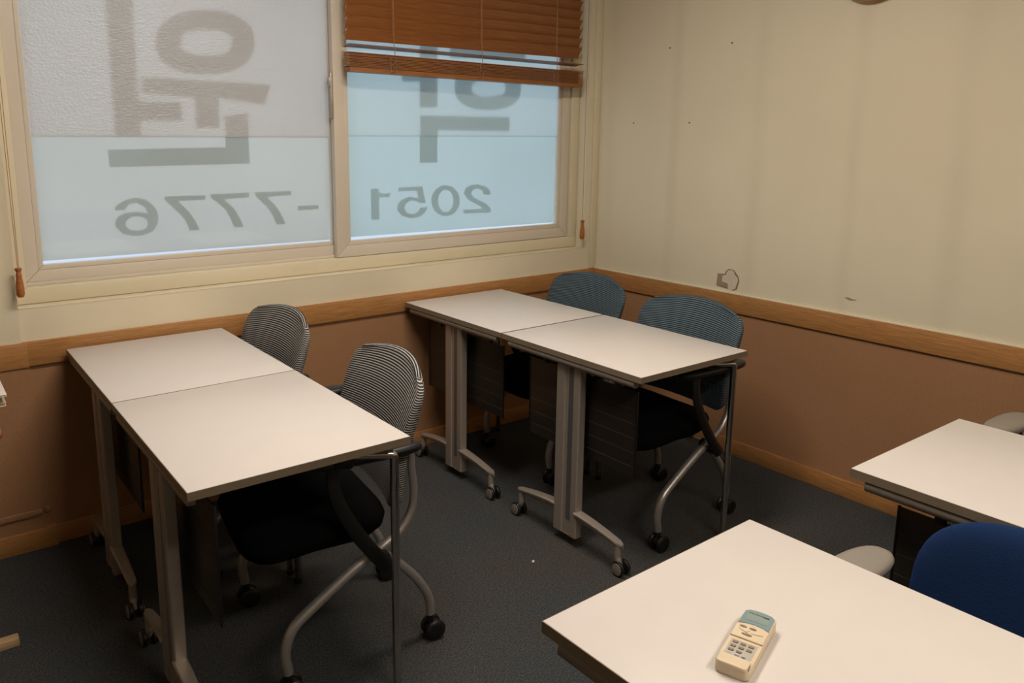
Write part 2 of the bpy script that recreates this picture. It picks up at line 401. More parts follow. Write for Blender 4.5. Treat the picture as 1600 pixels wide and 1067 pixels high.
# ledge and fixed frame
bm = B(); box(bm, OX0, OX1, .0002, .075, OZ0-.0008, OZ0+.003, .001); done(bm, 'sill', 'cream_paint', win)
FX0, FX1, FZ0, FZ1 = OX0+.002, OX1-.002, OZ0+.004, OZ1-.002
for nm, bx in (('frame_rail', (FX0, FX1, .06, .142, FZ0, .932)), ('frame_rail', (FX0, FX1, .06, .142, FZ1-.06, FZ1)),
               ('frame_stile', (FX0, -2.715, .06, .142, .932, FZ1-.06)), ('frame_stile', (-.142, FX1, .06, .142, .932, FZ1-.06))):
    bm = B(); box(bm, *bx, .003); done(bm, nm, 'cream_paint', win)
bm = B(); box(bm, -2.715, -.142, .098, .104, .932, .944, .002); done(bm, 'slide_track', 'cream_pvc', win)
def sash(x0, x1, z0, z1, w, y0, y1, gz, gap_b, gap_r, seam, fy, mats2, glyphs, gap_l=0.0):
    s = bpy.data.objects.new('sash', None); COL.objects.link(s); s.parent = win
    mitred(s, x0, x1, z0, z1, w*.72, y0, y1, ('sash_rail', 'sash_stile'), 'cream_pvc')
    k = w*.72 + .0006
    mitred(s, x0+k, x1-k, z0+k, z1-k, w*.28, y0+.006, y1, ('glazing_bead', 'glazing_bead'), 'cream_pvc', .002)
    gx0, gx1, gz0, gz1 = x0+w, x1-w, z0+w, z1-w
    bm = B(); box(bm, gx0-.004, gx1+.004, gz, gz+.003, gz0-.004, gz1+.004); done(bm, 'pane', 'glass', s, smooth=0)
    bm = B(); prism(bm, [(gx0+gap_l, gz0+gap_b), (gx1-gap_r, gz0+gap_b*.55), (gx1-gap_r*.4, seam), (gx0+gap_l, seam)], 'y', fy, fy+.0008)
    done(bm, 'film_sheet', mats2[0], s, smooth=0)
    bm = B(); box(bm, gx0+gap_l, gx1-gap_r*.4, gz-.0012, gz-.0004, seam-.004, gz1); done(bm, 'film_sheet', mats2[1], s, smooth=0)
    for kind, loops in glyphs:
        bm = B()
        if len(loops) == 1: prism(bm, loops[0], 'y', fy+.0016, fy+.0026)
        else:
            es = []
            for lp in loops:
                v = [bm.verts.new((x, fy+.0016, z)) for x, z in lp]
                es += [bm.edges.new((v[i], v[(i+1) % len(v)])) for i in range(len(v))]
            r_ = bmesh.ops.triangle_fill(bm, edges=es, use_beauty=True)
            fs = [g for g in r_['geom'] if isinstance(g, bmesh.types.BMFace)]
            e_ = bmesh.ops.extrude_face_region(bm, geom=fs)
            for g in e_['geom']:
                if isinstance(g, bmesh.types.BMVert): g.co.y += .001
        done(bm, kind, 'vinyl', s, smooth=0)
    return s
GLYPHS_LEFT = [('letter_stroke',[[(-2.3757,1.9618),(-2.2776,1.972),(-2.2824,1.8739),(-2.2845,1.6242),(-2.2831,1.5803),(-2.1298,1.5822),(-2.1304,1.5138),(-2.2833,1.5127),(-2.2838,1.4564),(-2.3749,1.456),(-2.3736,1.6209),(-2.374,1.9142)]]),('letter_stroke',[[(-1.8269,1.8235),(-1.833,1.7895),(-1.8477,1.762),(-1.8705,1.7384),(-1.9007,1.7189),(-1.9374,1.704),(-1.98,1.6939),(-2.0329,1.6888),(-2.0844,1.689),(-2.1239,1.6949),(-2.1562,1.7058),(-2.1815,1.7215),(-2.1993,1.7415),(-2.2093,1.7657),(-2.211,1.7969),(-2.205,1.8286),(-2.1917,1.8542),(-2.1713,1.8765),(-2.144,1.8955),(-2.1103,1.9108),(-2.0702,1.922),(-2.0189,1.9292),(-1.9668,1.9314),(-1.9255,1.9273),(-1.8904,1.9176),(-1.8623,1.9025),(-1.8418,1.8822),(-1.8298,1.8568)],[(-1.9201,1.8159),(-1.9229,1.7991),(-1.9289,1.7886),(-1.9384,1.7801),(-1.9515,1.7733),(-1.9681,1.7679),(-1.9892,1.7641),(-2.0232,1.7611),(-2.0567,1.76),(-2.0768,1.7613),(-2.0922,1.7646),(-2.1039,1.7697),(-2.1119,1.7769),(-2.1164,1.7863),(-2.1171,1.8022),(-2.1144,1.8183),(-2.1087,1.8285),(-2.0997,1.8367),(-2.0874,1.8435),(-2.0715,1.8489),(-2.0511,1.853),(-2.0177,1.8565),(-1.9839,1.8582),(-1.9632,1.8573),(-1.9471,1.8542),(-1.9347,1.8492),(-1.926,1.842),(-1.9211,1.8323)]]),('letter_stroke',[[(-2.2654,1.671),(-1.767,1.6608),(-1.7979,1.5824),(-1.9839,1.6009),(-1.9876,1.4885),(-2.0782,1.4877),(-2.0773,1.6005),(-2.2718,1.6107)]]),('letter_stroke',[[(-1.9698,1.5322),(-1.867,1.5466),(-1.8688,1.3463),(-2.4022,1.3423),(-2.403,1.4051),(-1.9647,1.4124),(-1.963,1.5149)]]),('digit',[[(-2.2138,1.2275),(-2.0561,1.2251),(-2.0571,1.2082),(-2.1636,1.2075),(-2.1219,1.16),(-2.1022,1.129),(-2.0874,1.0896),(-2.1256,1.0901),(-2.1374,1.1258),(-2.159,1.1564),(-2.2141,1.2132)]]),('digit',[[(-2.0347,1.2288),(-1.8774,1.2282),(-1.8783,1.2102),(-1.9834,1.2068),(-1.9453,1.1689),(-1.9235,1.1325),(-1.9073,1.0908),(-1.9463,1.0906),(-1.9597,1.1288),(-1.9783,1.1648),(-2.0201,1.2043),(-2.035,1.2141)]]),('digit',[[(-1.8514,1.2296),(-1.6933,1.2295),(-1.6945,1.212),(-1.8027,1.2081),(-1.7664,1.1721),(-1.7424,1.1345),(-1.724,1.0914),(-1.7636,1.0917),(-1.7779,1.1273),(-1.7986,1.1616),(-1.8492,1.2132)]]),('digit',[[(-2.3975,1.1831),(-2.3909,1.1968),(-2.3777,1.2089),(-2.3529,1.2204),(-2.3161,1.2266),(-2.2821,1.2174),(-2.2566,1.193),(-2.2448,1.1738),(-2.2425,1.1557),(-2.2429,1.1392),(-2.2471,1.1222),(-2.2655,1.0966),(-2.297,1.0844),(-2.3337,1.0826),(-2.3741,1.0937),(-2.3966,1.1181),(-2.3986,1.1386),(-2.3863,1.1586),(-2.3614,1.1711),(-2.3198,1.174),(-2.2782,1.1655),(-2.289,1.1892),(-2.3174,1.2083),(-2.3417,1.2046),(-2.3576,1.1902),(-2.3606,1.1822)],[(-2.2816,1.1267),(-2.283,1.1202),(-2.2863,1.1145),(-2.2913,1.1096),(-2.2978,1.1058),(-2.3055,1.1031),(-2.3141,1.1017),(-2.3237,1.1017),(-2.3332,1.103),(-2.3415,1.1055),(-2.3487,1.1091),(-2.3544,1.1137),(-2.3585,1.1191),(-2.3609,1.125),(-2.3614,1.1316),(-2.36,1.138),(-2.3568,1.1436),(-2.3519,1.1484),(-2.3455,1.1523),(-2.338,1.155),(-2.3294,1.1564),(-2.3199,1.1566),(-2.3104,1.1554),(-2.302,1.153),(-2.2947,1.1494),(-2.2888,1.1448),(-2.2846,1.1394),(-2.2821,1.1334)]]),('dash',[[(-1.6646,1.1643),(-1.5695,1.1634),(-1.5701,1.1467),(-1.6645,1.1457)]])]
GLYPHS_RIGHT = [('letter_stroke',[[(-1.0672,1.9186),(-0.9718,1.926),(-0.973,1.5896),(-1.07,1.5873),(-1.069,1.7023),(-1.1643,1.6983),(-1.1634,1.7634),(-1.0685,1.7684)]]),('letter_stroke',[[(-0.4687,1.6981),(-0.4726,1.667),(-0.4855,1.6434),(-0.5071,1.6236),(-0.5367,1.6077),(-0.5737,1.5957),(-0.618,1.588),(-0.6768,1.5845),(-0.7347,1.5854),(-0.7771,1.591),(-0.8118,1.6008),(-0.8391,1.6146),(-0.8589,1.6322),(-0.8709,1.6537),(-0.875,1.6828),(-0.871,1.7121),(-0.8591,1.7343),(-0.8396,1.7531),(-0.8125,1.7688),(-0.7783,1.781),(-0.7364,1.7896),(-0.6792,1.7948),(-0.621,1.7958),(-0.5769,1.7915),(-0.5399,1.7826),(-0.51,1.7691),(-0.4878,1.7513),(-0.4739,1.7289)],[(-0.5689,1.6913),(-0.5706,1.6782),(-0.5762,1.67),(-0.5857,1.6634),(-0.5989,1.6582),(-0.6161,1.6543),(-0.638,1.6515),(-0.6737,1.6497),(-0.709,1.6493),(-0.7304,1.6506),(-0.7469,1.6534),(-0.7597,1.6576),(-0.7687,1.6634),(-0.7742,1.671),(-0.7761,1.6836),(-0.7743,1.6963),(-0.769,1.7042),(-0.76,1.7106),(-0.7474,1.7158),(-0.7309,1.7198),(-0.7097,1.7227),(-0.6745,1.7249),(-0.639,1.7257),(-0.6171,1.7247),(-0.5999,1.722),(-0.5865,1.7178),(-0.5769,1.712),(-0.571,1.7043)]]),('letter_stroke',[[(-0.9006,1.8803),(-0.4444,1.9055),(-0.4427,1.8352),(-0.9006,1.8146)]]),('letter_stroke',[[(-1.0686,1.5512),(-0.5417,1.5524),(-0.5405,1.4847),(-0.9709,1.4864),(-0.9714,1.3378),(-1.0679,1.3379)]]),('digit',[[(-1.3292,1.2282),(-1.29,1.2268),(-1.2886,1.2124),(-1.2739,1.2038),(-1.2311,1.203),(-1.2327,1.1874),(-1.2874,1.1874),(-1.2883,1.0883),(-1.3289,1.0892)]]),('digit',[[(-1.1853,1.2275),(-1.0561,1.229),(-1.037,1.1515),(-1.0713,1.1531),(-1.0931,1.163),(-1.1198,1.1651),(-1.146,1.1544),(-1.1549,1.1345),(-1.1441,1.1117),(-1.1131,1.1018),(-1.0841,1.1086),(-1.0665,1.1302),(-1.0271,1.1312),(-1.0424,1.1043),(-1.0743,1.0874),(-1.1186,1.0836),(-1.1658,1.0966),(-1.1943,1.1264),(-1.1887,1.1546),(-1.1648,1.1735),(-1.1266,1.1831),(-1.0775,1.1757),(-1.0856,1.2108),(-1.1855,1.2112)]]),('digit',[[(-0.8398,1.1528),(-0.8419,1.1364),(-0.8481,1.121),(-0.8582,1.1074),(-0.8716,1.0963),(-0.8875,1.0883),(-0.9053,1.0838),(-0.9238,1.083),(-0.9423,1.0858),(-0.9597,1.0922),(-0.9752,1.1018),(-0.9881,1.114),(-0.9977,1.1283),(-1.0036,1.1439),(-1.0056,1.1601),(-1.0035,1.1761),(-0.9974,1.1911),(-0.9877,1.2044),(-0.9748,1.2154),(-0.9593,1.2235),(-0.942,1.2283),(-0.9237,1.2295),(-0.9052,1.227),(-0.8876,1.2211),(-0.8717,1.2118),(-0.8584,1.1997),(-0.8483,1.1853),(-0.842,1.1694)],[(-0.8773,1.1535),(-0.8785,1.1416),(-0.8819,1.1304),(-0.8873,1.1204),(-0.8946,1.1122),(-0.9033,1.1063),(-0.9129,1.1028),(-0.9231,1.102),(-0.9332,1.1038),(-0.9427,1.1083),(-0.9513,1.1151),(-0.9584,1.1239),(-0.9637,1.1343),(-0.967,1.1457),(-0.968,1.1575),(-0.9669,1.1693),(-0.9635,1.1803),(-0.9582,1.1902),(-0.9511,1.1983),(-0.9425,1.2043),(-0.933,1.2078),(-0.9229,1.2088),(-0.9129,1.2071),(-0.9033,1.2028),(-0.8946,1.1962),(-0.8874,1.1874),(-0.8819,1.177),(-0.8785,1.1655)]]),('digit',[[(-0.6525,1.1754),(-0.6962,1.1771),(-0.7051,1.1992),(-0.7352,1.209),(-0.7645,1.2013),(-0.7725,1.1823),(-0.7513,1.1621),(-0.6797,1.1312),(-0.6517,1.1076),(-0.6514,1.0865),(-0.8169,1.0892),(-0.8182,1.1074),(-0.6987,1.1077),(-0.729,1.1265),(-0.7941,1.1576),(-0.8166,1.1883),(-0.8044,1.2132),(-0.7728,1.2258),(-0.7299,1.2279),(-0.6807,1.2156),(-0.6556,1.1952)]])]
# left sash runs in the outer track, right sash in the inner one
sL = sash(-2.712, -1.452, .942, 2.302, .060, .105, .140, .120, .013, .009, 1.456, .1234, ('film', 'film_rough'), GLYPHS_LEFT, .002)
sR = sash(-1.512, -.148, .934, 2.300, .070, .068, .100, .085, .014, .011, 1.462, .0884, ('film_blue', 'film_blue'), GLYPHS_RIGHT)
bm = B(); tube(bm, bez([(-2.0750, .1190, 1.413), (-2.0690, .1188, 1.426), (-2.0570, .1188, 1.440), (-2.0500, .1190, 1.4474)], 5), .0009, 5); done(bm, 'scratch', 'paper', sL)
# crescent latch on the meeting stile
bm = B(); box(bm, -1.5225, -1.5125, .070, .092, 1.53, 1.72, .002); box(bm, -1.531, -1.5225, .066, .086, 1.66, 1.70, .003); lathe(bm, [(.012, 0), (.012, .008), (.004, .010)], (-1.5225, .078, 1.68), (-1, 0, 0), 14)
done(bm, 'latch', 'alu', win)

# ------------------------------------------------------------------ wooden blinds
def tassel_mesh(bm, x, y, z):
    lathe(bm, [(.004, .1), (.0105, .099), (.0105, .092), (.007, .086), (.009, .078), (.0095, .070), (.0085, .068), (.0095, .064), (.0115, .050), (.0132, .030), (.0128, .010), (.0095, .001), (0, 0)][::-1], (x, y, z), (0, 0, 1), 16)
def blind(label, x0, x1, zbot_l, zbot_r, nstack, zclosed, loose, cords, tassels, ltilt=0.0):
    yc = .012
    t = thing('wooden_blind', label, 'blind', (0, yc, 0), 0, None)
    bm = B(); box(bm, x0, x1, -.028, .028, 2.30, 2.345, .003); done(bm, 'head_rail', 'blind', t)
    rot = math.atan2(zbot_r-zbot_l, x1-x0); cx = (x0+x1)/2; zb = (zbot_l+zbot_r)/2
    def slat_bm(w=.056, th=.0036):
        bm = B(); h = (x1-x0)/2
        # gently crowned slat
        prof = [(-w/2, -.0012), (-w/4, .0006), (0, .0012), (w/4, .0006), (w/2, -.0012), (w/2, th-.0012), (w/4, th+.0006), (0, th+.0012), (-w/4, th+.0006), (-w/2, th-.0012)]
        fs = prism(bm, prof, 'x', -h, h)
        for f in fs[:2]: f.material_index = 1
        return bm
    # bottom rail
    bm = B(); h = (x1-x0)/2
    fs = prism(bm, [(-.027, -.010), (.027, -.010), (.027, .008), (-.027, .008)], 'x', -h, h, .003)
    o = done(bm, 'bottom_rail', 'blind', t); o.location = (cx, 0, zb+.010); o.rotation_euler = (0, -rot, 0)
    base = done(slat_bm(), 'slat', None, t, mats=['blind', 'blind_end']); me = base.data; first = True
    def put(z, ax, ay=0.0, yoff=0.0):
        nonlocal first
        if first: o = base; first = False
        else: o = bpy.data.objects.new('slat', me); COL.objects.link(o); o.parent = t
        o.location = (cx, yoff, z); o.rotation_euler = (ax, ay, 0)
    for k in range(nstack): put(zb+.0215+k*.0060, R(random.uniform(-1, 1)), -rot, random.uniform(-.0015, .0015))
    if loose:
        put(loose, R(-6), -rot*.7)
    z = zclosed
    while z < 2.30:
        put(z, R(-64)); z += .0446
    ztop = 2.31
    for x in cords:
        bm = B()
        tube(bm, [(x, -.0345, ztop), (x-.002, -.0350, (ztop+zclosed)/2), (x+.001, -.0350, zclosed-.03), (x+.006, -.0345, zb+.075)], .0016, 6)
        tube(bm, [(x-.006, -.0345, ztop), (x-.006, -.0350, zclosed)], .0008, 5)
        # slack ladder tape bunched over the stack
        rr = random.Random(int(x*1000))
        pts = [(x+.006, -.0345, zb+.075)]
        for k in range(7): pts.append((x+rr.uniform(-.022, .014), -.0335-rr.uniform(0, .002), zb+.068-k*.0095))
        tube(bm, bez(pts, 4), .0015, 5)
        pts = [(x-.016+rr.uniform(-.003, .003), -.0335, zb+.066-k*.008) for k in range(8)]
        tube(bm, bez(pts, 3), .0014, 5)
        tube(bm, bez([(x+.010, -.0325, zb+.064), (x+.012, -.0335, zb+.03), (x+.009, -.0325, zb-.002)], 5), .0009, 5)
        done(bm, 'ladder_cord', 'cord', t)
    for tx, ty, tz, cs in tassels:
        for a in cs:
            bm = B(); tube(bm, [(a, -.024, 2.30), (a, ty-.001, 2.28), ((a+tx)/2, ty, tz+.30), (tx+(a-tx)*.3, ty, tz+.096)], .0011, 6)
            done(bm, 'pull_cord', 'cord', t)
        bm = B(); tassel_mesh(bm, tx, ty, tz); done(bm, 'tassel', 'tassel', t)
    return t
blind('brown wooden slat blind half lowered over the right window pane', -1.474, -.143, 1.722, 1.706, 10, 1.876, 1.822,
      (-1.267, -.798, -.333), [(-.137, -.050, .928, (-.139,))])
blind('raised wooden blind above the left window pane, its acorn tassel hanging by the ledge', -2.72, -1.53, 2.16, 2.16, 6, 2.27, None,
      (-2.45, -1.8), [(-2.748, -.062, .923, (-2.752, -2.741))])

# ------------------------------------------------------------------ folding tables
TL, TD, TH = .692, .552, .72      # length along y, depth along x, height
def make_table():
    t = thing('folding_table', '', 'table', group='white training tables')
    hx, hy = TD/2, TL/2
    bm = B(); box(bm, -hx+.0012, hx-.0012, -hy+.0012, hy-.0012, TH-.019, TH, .0012); done(bm, 'tabletop', 'laminate', t)
    bm = B()
    o4 = [(-hx, -hy), (hx, -hy), (hx, hy), (-hx, hy)]; i4 = [(-hx+.0014, -hy+.0014), (hx-.0014, -hy+.0014), (hx-.0014, hy-.0014), (-hx+.0014, hy-.0014)]
    for k in range(4):
        a, b_, c, d = o4[k], o4[(k+1) % 4], i4[(k+1) % 4], i4[k]
        prism(bm, [a, b_, c, d], 'z', TH-.0205, TH-.0008)
    bmesh.ops.remove_doubles(bm, verts=bm.verts[:], dist=1e-5)
    done(bm, 'edge_band', 'edge', t, smooth=0)
    # half-round rail in three lengths under the front edge
    px = -hx+.012
    prof = [(px+.010*math.cos(a)-.0, TH-.034+.0125*math.sin(a)) for a in [R(90+180*k/8) for k in range(9)]] + [(px+.014, TH-.0465), (px+.014, TH-.0215)]
    for y0, y1, nm in ((-hy+.032, -.075, 'edge_rail'), (-.0745, .0745, 'edge_rail'), (.075, hy-.032, 'edge_rail')):
        bm = B(); prism(bm, [(p, q) for p, q in prof], 'y', y0, y1, .0012, 1); done(bm, nm, 'alu_rail', t)
    # broad column with a recessed channel
    f = -hx+.020
    sec = [(f+.004, -.059), (f, -.055), (f, -.030), (f+.005, -.028), (f+.005, .014), (f, .016), (f, .054), (f+.004, .059), (f+.030, .059), (f+.034, .052), (f+.034, -.052), (f+.030, -.059)]
    bm = B(); prism(bm, sec, 'z', .040, TH-.047, .001, 1); done(bm, 'column', 'alu', t)
    col = t
    bm = B(); box(bm, f+.0035, f+.0052, -.028, -.003, .10, TH-.05); done(bm, 'column_channel', 'alu_dark', t)
    bm = B(); box(bm, f+.001, f+.050, -.045, .045, TH-.047, TH-.0205, .002); done(bm, 'column_head', 'black', t)
    for s in (-1, 1):
        # cast foot: arched bar tapering to a round nose
        n = 12; bm = B(); rings = []
        for k in range(n+1):
            q = k/n; y = s*(.050 + q*.222); z = .142 - .030*q**1.6; w = .019*(1-.28*q); th = .030 - .012*q
            if q > .9: w *= math.sqrt(max(.05, 1-((q-.9)/.1)**2*.9))
            cxx = f+.014
            rings.append([bm.verts.new((cxx+a*w, y, z+b_)) for a, b_ in ((-1, -.004), (-.8, 0), (.8, 0), (1, -.004), (1, -.009), (.62, -.011), (.5, -th), (-.5, -th), (-.62, -.011), (-1, -.009))])
        for a, b_ in zip(rings, rings[1:]):
            for k in range(10): bm.faces.new((a[k], a[(k+1) % 10], b_[(k+1) % 10], b_[k]))
        bm.faces.new(rings[0]); bm.faces.new(rings[-1][::-1])
        done(bm, 'foot', 'alu', t)
        cy_ = s*.252; cxx = f+.014
        bm = B(); lathe(bm, [(.0125, .058), (.0125, .075), (.0115, .104)], (cxx, cy_, 0), (0, 0, 1), 16)
        tube(bm, [(cxx, cy_, .062), (cxx-.001, cy_+s*.004, .050), (cxx, cy_+s*.016, .026)], [.012, .012, .007], 10)
        c = done(bm, 'caster', 'alu', t)
        for sx in (-1, 1):
            bm = B(); lathe(bm, [(.020, -.0075), (.0245, -.006), (.026, -.002), (.026, .002), (.0245, .006), (.020, .0075)], (cxx+sx*.0145, cy_+s*.016, .0262), (1, 0, 0), 22)
            w = done(bm, 'wheel', 'black', c)
        for sx in (-1, 1):
            bm = B(); lathe(bm, [(.0205, 0), (.0200, .0018), (.012, .0030), (0, .0034)], (cxx+sx*.0221, cy_+s*.016, .0262), (sx, 0, 0), 20)
            done(bm, 'wheel_disc', 'caster_disc', c)
    # smoked modesty panel with pressed grooves
    px = -hx+.078
    bm = B(); box(bm, px, px+.004, -.268, .268, .335, .636, .0015)
    done(bm, 'modesty_panel', 'smoked', t)
    bm = B()
    for k in range(5): box(bm, px-.0006, px+.0003, -.262, .262, .372+k*.050, .374+k*.050)
    pn = [o for o in S.objects if o.parent == t and o.name.startswith('modesty_panel')][-1]
    g = done(bm, 'panel_grooves', 'groove', pn, smooth=0); g['kind'] = 'stuff'
    for y0, y1 in ((-.270, -.265), (.265, .270)):
        bm = B(); box(bm, px-.0015, px+.0055, y0, y1, .333, .638, .001); done(bm, 'panel_rim', 'black', pn)
    for y in (-.18, .18):
        bm = B(); box(bm, px-.004, px+.008, y-.012, y+.012, .630, TH-.0195, .002); done(bm, 'panel_bracket', 'black', t)
    bm = B(); box(bm, f+.03, px, -.016, .016, TH-.062, TH-.030, .003); box(bm, f+.03, hx-.09, -.016, .016, TH-.036, TH-.0195, .003); done(bm, 'under_beam', 'black', t)
    # chrome L-shaped rear legs with their clips
    for s in (-1, 1):
        y = s*(hy-.030); x = hx-.030; zt = TH-.050
        bm = B(); tube(bm, [(x, y, .012), (x, y, zt-.012), (x-.0015, y, zt-.004), (x-.006, y, zt), (x-.020, y-s*.008, zt+.001), (x-.30, y-s*.168, zt+.002)], .0115, 16)
        lg = done(bm, 'leg', 'chrome', t)
        bm = B(); lathe(bm, [(.0125, 0), (.0135, .004), (.0130, .018), (.0118, .020)], (x, y, 0), (0, 0, 1), 16); done(bm, 'foot_glide', 'black', lg)
        yc_ = y-s*.060; bm = B(); box(bm, x-.132, x-.088, yc_-.017, yc_+.017, zt-.012, TH-.0195, .004); lathe(bm, [(.016, -.024), (.022, -.020), (.022, .020), (.016, .024)], (x-.110, yc_, zt-.010), (.87, s*.5, 0), 16); done(bm, 'leg_clip', 'black', t)
    return t
tbl = make_table(); index_children()
first = True
for x, y, rz, lab in ((-2.3486, -.378, 0, 'white table of the left row, standing against the window wall'),
                      (-2.3486, -1.0735, 0, 'white table of the left row, nearer the camera, with chrome leg'),
                      (-.9545, -.380, 0, 'white table of the right row, pushed into the room corner by the window'),
                      (-.9545, -1.0795, 0, 'white table of the right row, its chrome leg before the brown wall'),
                      (-2.0300, -2.523, R(1.1), 'white table in the foreground with the cream remote control on it'),
                      (-1.0860, -2.506, 0, 'white table at the right edge behind the blue chair')):
    place(tbl, first, (x, y, 0), rz, lab); first = False

# ------------------------------------------------------------------ mesh-back nesting chairs (facing -x)
def loft(bm, rings, cap=True):
    n = len(rings[0])
    for a, b_ in zip(rings, rings[1:]):
        for k in range(n): bm.faces.new((a[k], a[(k+1) % n], b_[(k+1) % n], b_[k]))
    if cap: bm.faces.new(rings[0][::-1]); bm.faces.new(rings[-1])
def chair_caster(t, x, y, dx):
    bm = B(); lathe(bm, [(.009, .05), (.011, .052), (.011, .085)], (x, y, 0), (0, 0, 1), 14)
    # hood
    pts = [(x+dx*.016+.024*math.cos(a), .031+.026*math.sin(a)) for a in [R(180*k/10) for k in range(11)]]
    prism(bm, pts, 'y', y-.008, y+.008, .002)
    c = done(bm, 'caster', 'black', t)
    for s in (-1, 1):
        bm = B(); lathe(bm, [(0, -.0085), (.020, -.0085), (.028, -.006), (.031, -.002), (.031, .004), (.027, .008), (.018, .0098), (.010, .0088), (0, .0088)], (x+dx*.016, y+s*.0175, .031), (0, s, 0), 22)
        done(bm, 'wheel', 'black', c)
def back_x(z): # recline of the back
    q = (z-.46)/.36
    return .102 + .012*q + .105*max(0, q)**2.0
def make_chair():
    t = thing('mesh_chair', '', 'chair', group='mesh back chairs on casters')
    # seat: thick rounded cushion
    bm = B(); rings = []
    for z, ins in ((.372, .055), (.380, .022), (.398, .006), (.425, 0), (.440, .006), (.449, .02), (.453, .05)):
        rg = []
        for k in range(40):
            a = 2*math.pi*k/40; c, s_ = math.cos(a), math.sin(a)
            ex = math.copysign(abs(c)**.42, c)*(.205-ins); ey = math.copysign(abs(s_)**.42, s_)*(.228-ins)
            x = -.112+ex; zz = z - .020*max(0, (-x-.10))/.2 + .006*(ey/.228)**2
            rg.append(bm.verts.new((x, ey, zz)))
        rings.append(rg)
    loft(bm, rings); done(bm, 'seat', 'seat', t, smooth=50)
    bm = B(); box(bm, -.20, .04, -.16, .16, .352, .374, .006); done(bm, 'seat_pan', 'black', t)
    # back: concave striped mesh shell wrapping round its frame
    bm = B(); rings = []; NV, NU = 26, 18
    Z0, Z1, RC = .462, .806, .058
    ROW = []
    def hw_(z):
        w = .238 + .016*(z-Z0)/(Z1-Z0)
        if z > Z1-RC: w -= RC*(1-math.sqrt(max(0, 1-((z-Z1+RC)/RC)**2)))
        if z < Z0+.03: w -= .02*((Z0+.03-z)/.03)**2
        return w
    zs = [Z0+(Z1-RC-Z0)*k/16 for k in range(17)] + [Z1-RC+RC*math.sin(R(90*k/9)) for k in range(1, 9)]
    def ring(z, push, lift, radd=0.0):
        hw = hw_(z); dm = .036 - .018*max(0, (z-Z1+.10)/.10); v = (z-Z0)/(Z1-Z0); rg = []
        sec = [(-1+.10+1.8*k/16, 0.0) for k in range(17)]
        sec = [(-.995, .017), (-.985, .008), (-.955, .002)] + sec[1:-1] + [(.955, .002), (.985, .008), (.995, .017), (.985, .034)]
        sec = [(u, d if d < .03 else dm-.002) for u, d in sec]
        back = [(.93-1.86*k/8, dm) for k in range(9)] + [(-.985, dm-.002)]
        for q, (u, d) in enumerate(sec+back):
            e = (.030+.018*v)*u*u
            ROW.append(z+lift+radd); rg.append(bm.verts.new((back_x(z) - e + min(dm, max(d, push)), u*hw, z + lift + .026*(1-u*u)*v**3)))
        return rg
    for z in zs: rings.append(ring(z, 0, 0))
    rings.append(ring(zs[-1]+.0002, .004, .003, .001)); rings.append(ring(zs[-1]+.0004, .010, .005, .004)); rings.append(ring(zs[-1]+.0005, .0165, .0055, .009))
    loft(bm, rings); o = done(bm, 'backrest', 'MESH', t, smooth=60, mats=['mesh_grey'])
    o.data.attributes.new('weave_row', 'FLOAT', 'POINT').data.foreach_set('value', ROW)
    # black rim behind the mesh edge
    bm = B(); pts = []
    for s in (-1, 1):
        seq = [Z0+.01+(Z1-Z0-.10)*k/12 for k in range(13)]
        P = [(back_x(z)-.002-.014*(z-Z0)/(Z1-Z0), s*(hw_(z)-.013), z) for z in seq]
        tube(bm, P, .0075, 8)
    P = [(back_x(Z0)+.012-.026*abs(u)**2, u*.212, Z0+.008) for u in [-1+2*k/10 for k in range(11)]]
    tube(bm, P, .011, 8)
    done(bm, 'back_rim', 'black', t)
    for s in (-1, 1):
        # front leg sweeping up into the back upright: one bent silver tube
        P = bez([(-.226, s*.240, .078), (-.232, s*.240, .135), (-.212, s*.239, .195), (-.160, s*.236, .238), (-.033, s*.230, .318), (.045, s*.226, .356), (.105, s*.222, .392), (.140, s*.219, .440), (.148, s*.218, .500), (.143, s*.217, .560), (.140, s*.216, .618)], 6)
        bm = B(); tube(bm, P, [.0145 if p.z < .36 else max(.011, .0145-(p.z-.36)*.03) for p in P], 14); done(bm, 'front_leg', 'steel', t)
        P = bez([(.030, s*.200, .338), (.085, s*.196, .300), (.150, s*.188, .232), (.196, s*.181, .165), (.214, s*.178, .118), (.216, s*.178, .078)], 6)
        bm = B(); tube(bm, P, .0135, 14); done(bm, 'rear_leg', 'steel', t)
        bm = B(); lathe(bm, [(.020, -.032), (.024, -.026), (.024, .026), (.020, .032)], (.040, s*.226, .335), (0, 1, 0), 18); done(bm, 'pivot', 'black', t)
        chair_caster(t, -.226, s*.240, .6); chair_caster(t, .216, s*.178, .6)
        # arm: flat black strut up to a rounded pad
        P = bez([(.052, s*.262, .318), (.010, s*.264, .368), (-.045, s*.266, .450), (-.088, s*.266, .540), (-.098, s*.264, .600), (-.092, s*.262, .640)], 6)
        bm = B(); tube(bm, P, [.021-.004*i/len(P) for i in range(len(P))], 12, .55, (0, 1, 0)); done(bm, 'arm_strut', 'black', t)
        bm = B(); rings = []
        for z, ins in ((.636, .010), (.640, .003), (.650, 0), (.658, .003), (.662, .012)):
            rg = []
            for k in range(28):
                a = 2*math.pi*k/28; c, s_ = math.cos(a), math.sin(a)
                rg.append(bm.verts.new((-.020+math.copysign(abs(c)**.7, c)*(.168-ins), s*.268+math.copysign(abs(s_)**.7, s_)*(.034-ins), z)))
            rings.append(rg)
        loft(bm, rings); done(bm, 'arm_pad', 'black', t, smooth=50)
    bm = B(); tube(bm, [(.035, -.20, .338), (.035, .20, .338)], .012, 12); done(bm, 'cross_tube', 'steel', t)
    return t
ch = make_chair(); index_children()
chairs = []
first = True
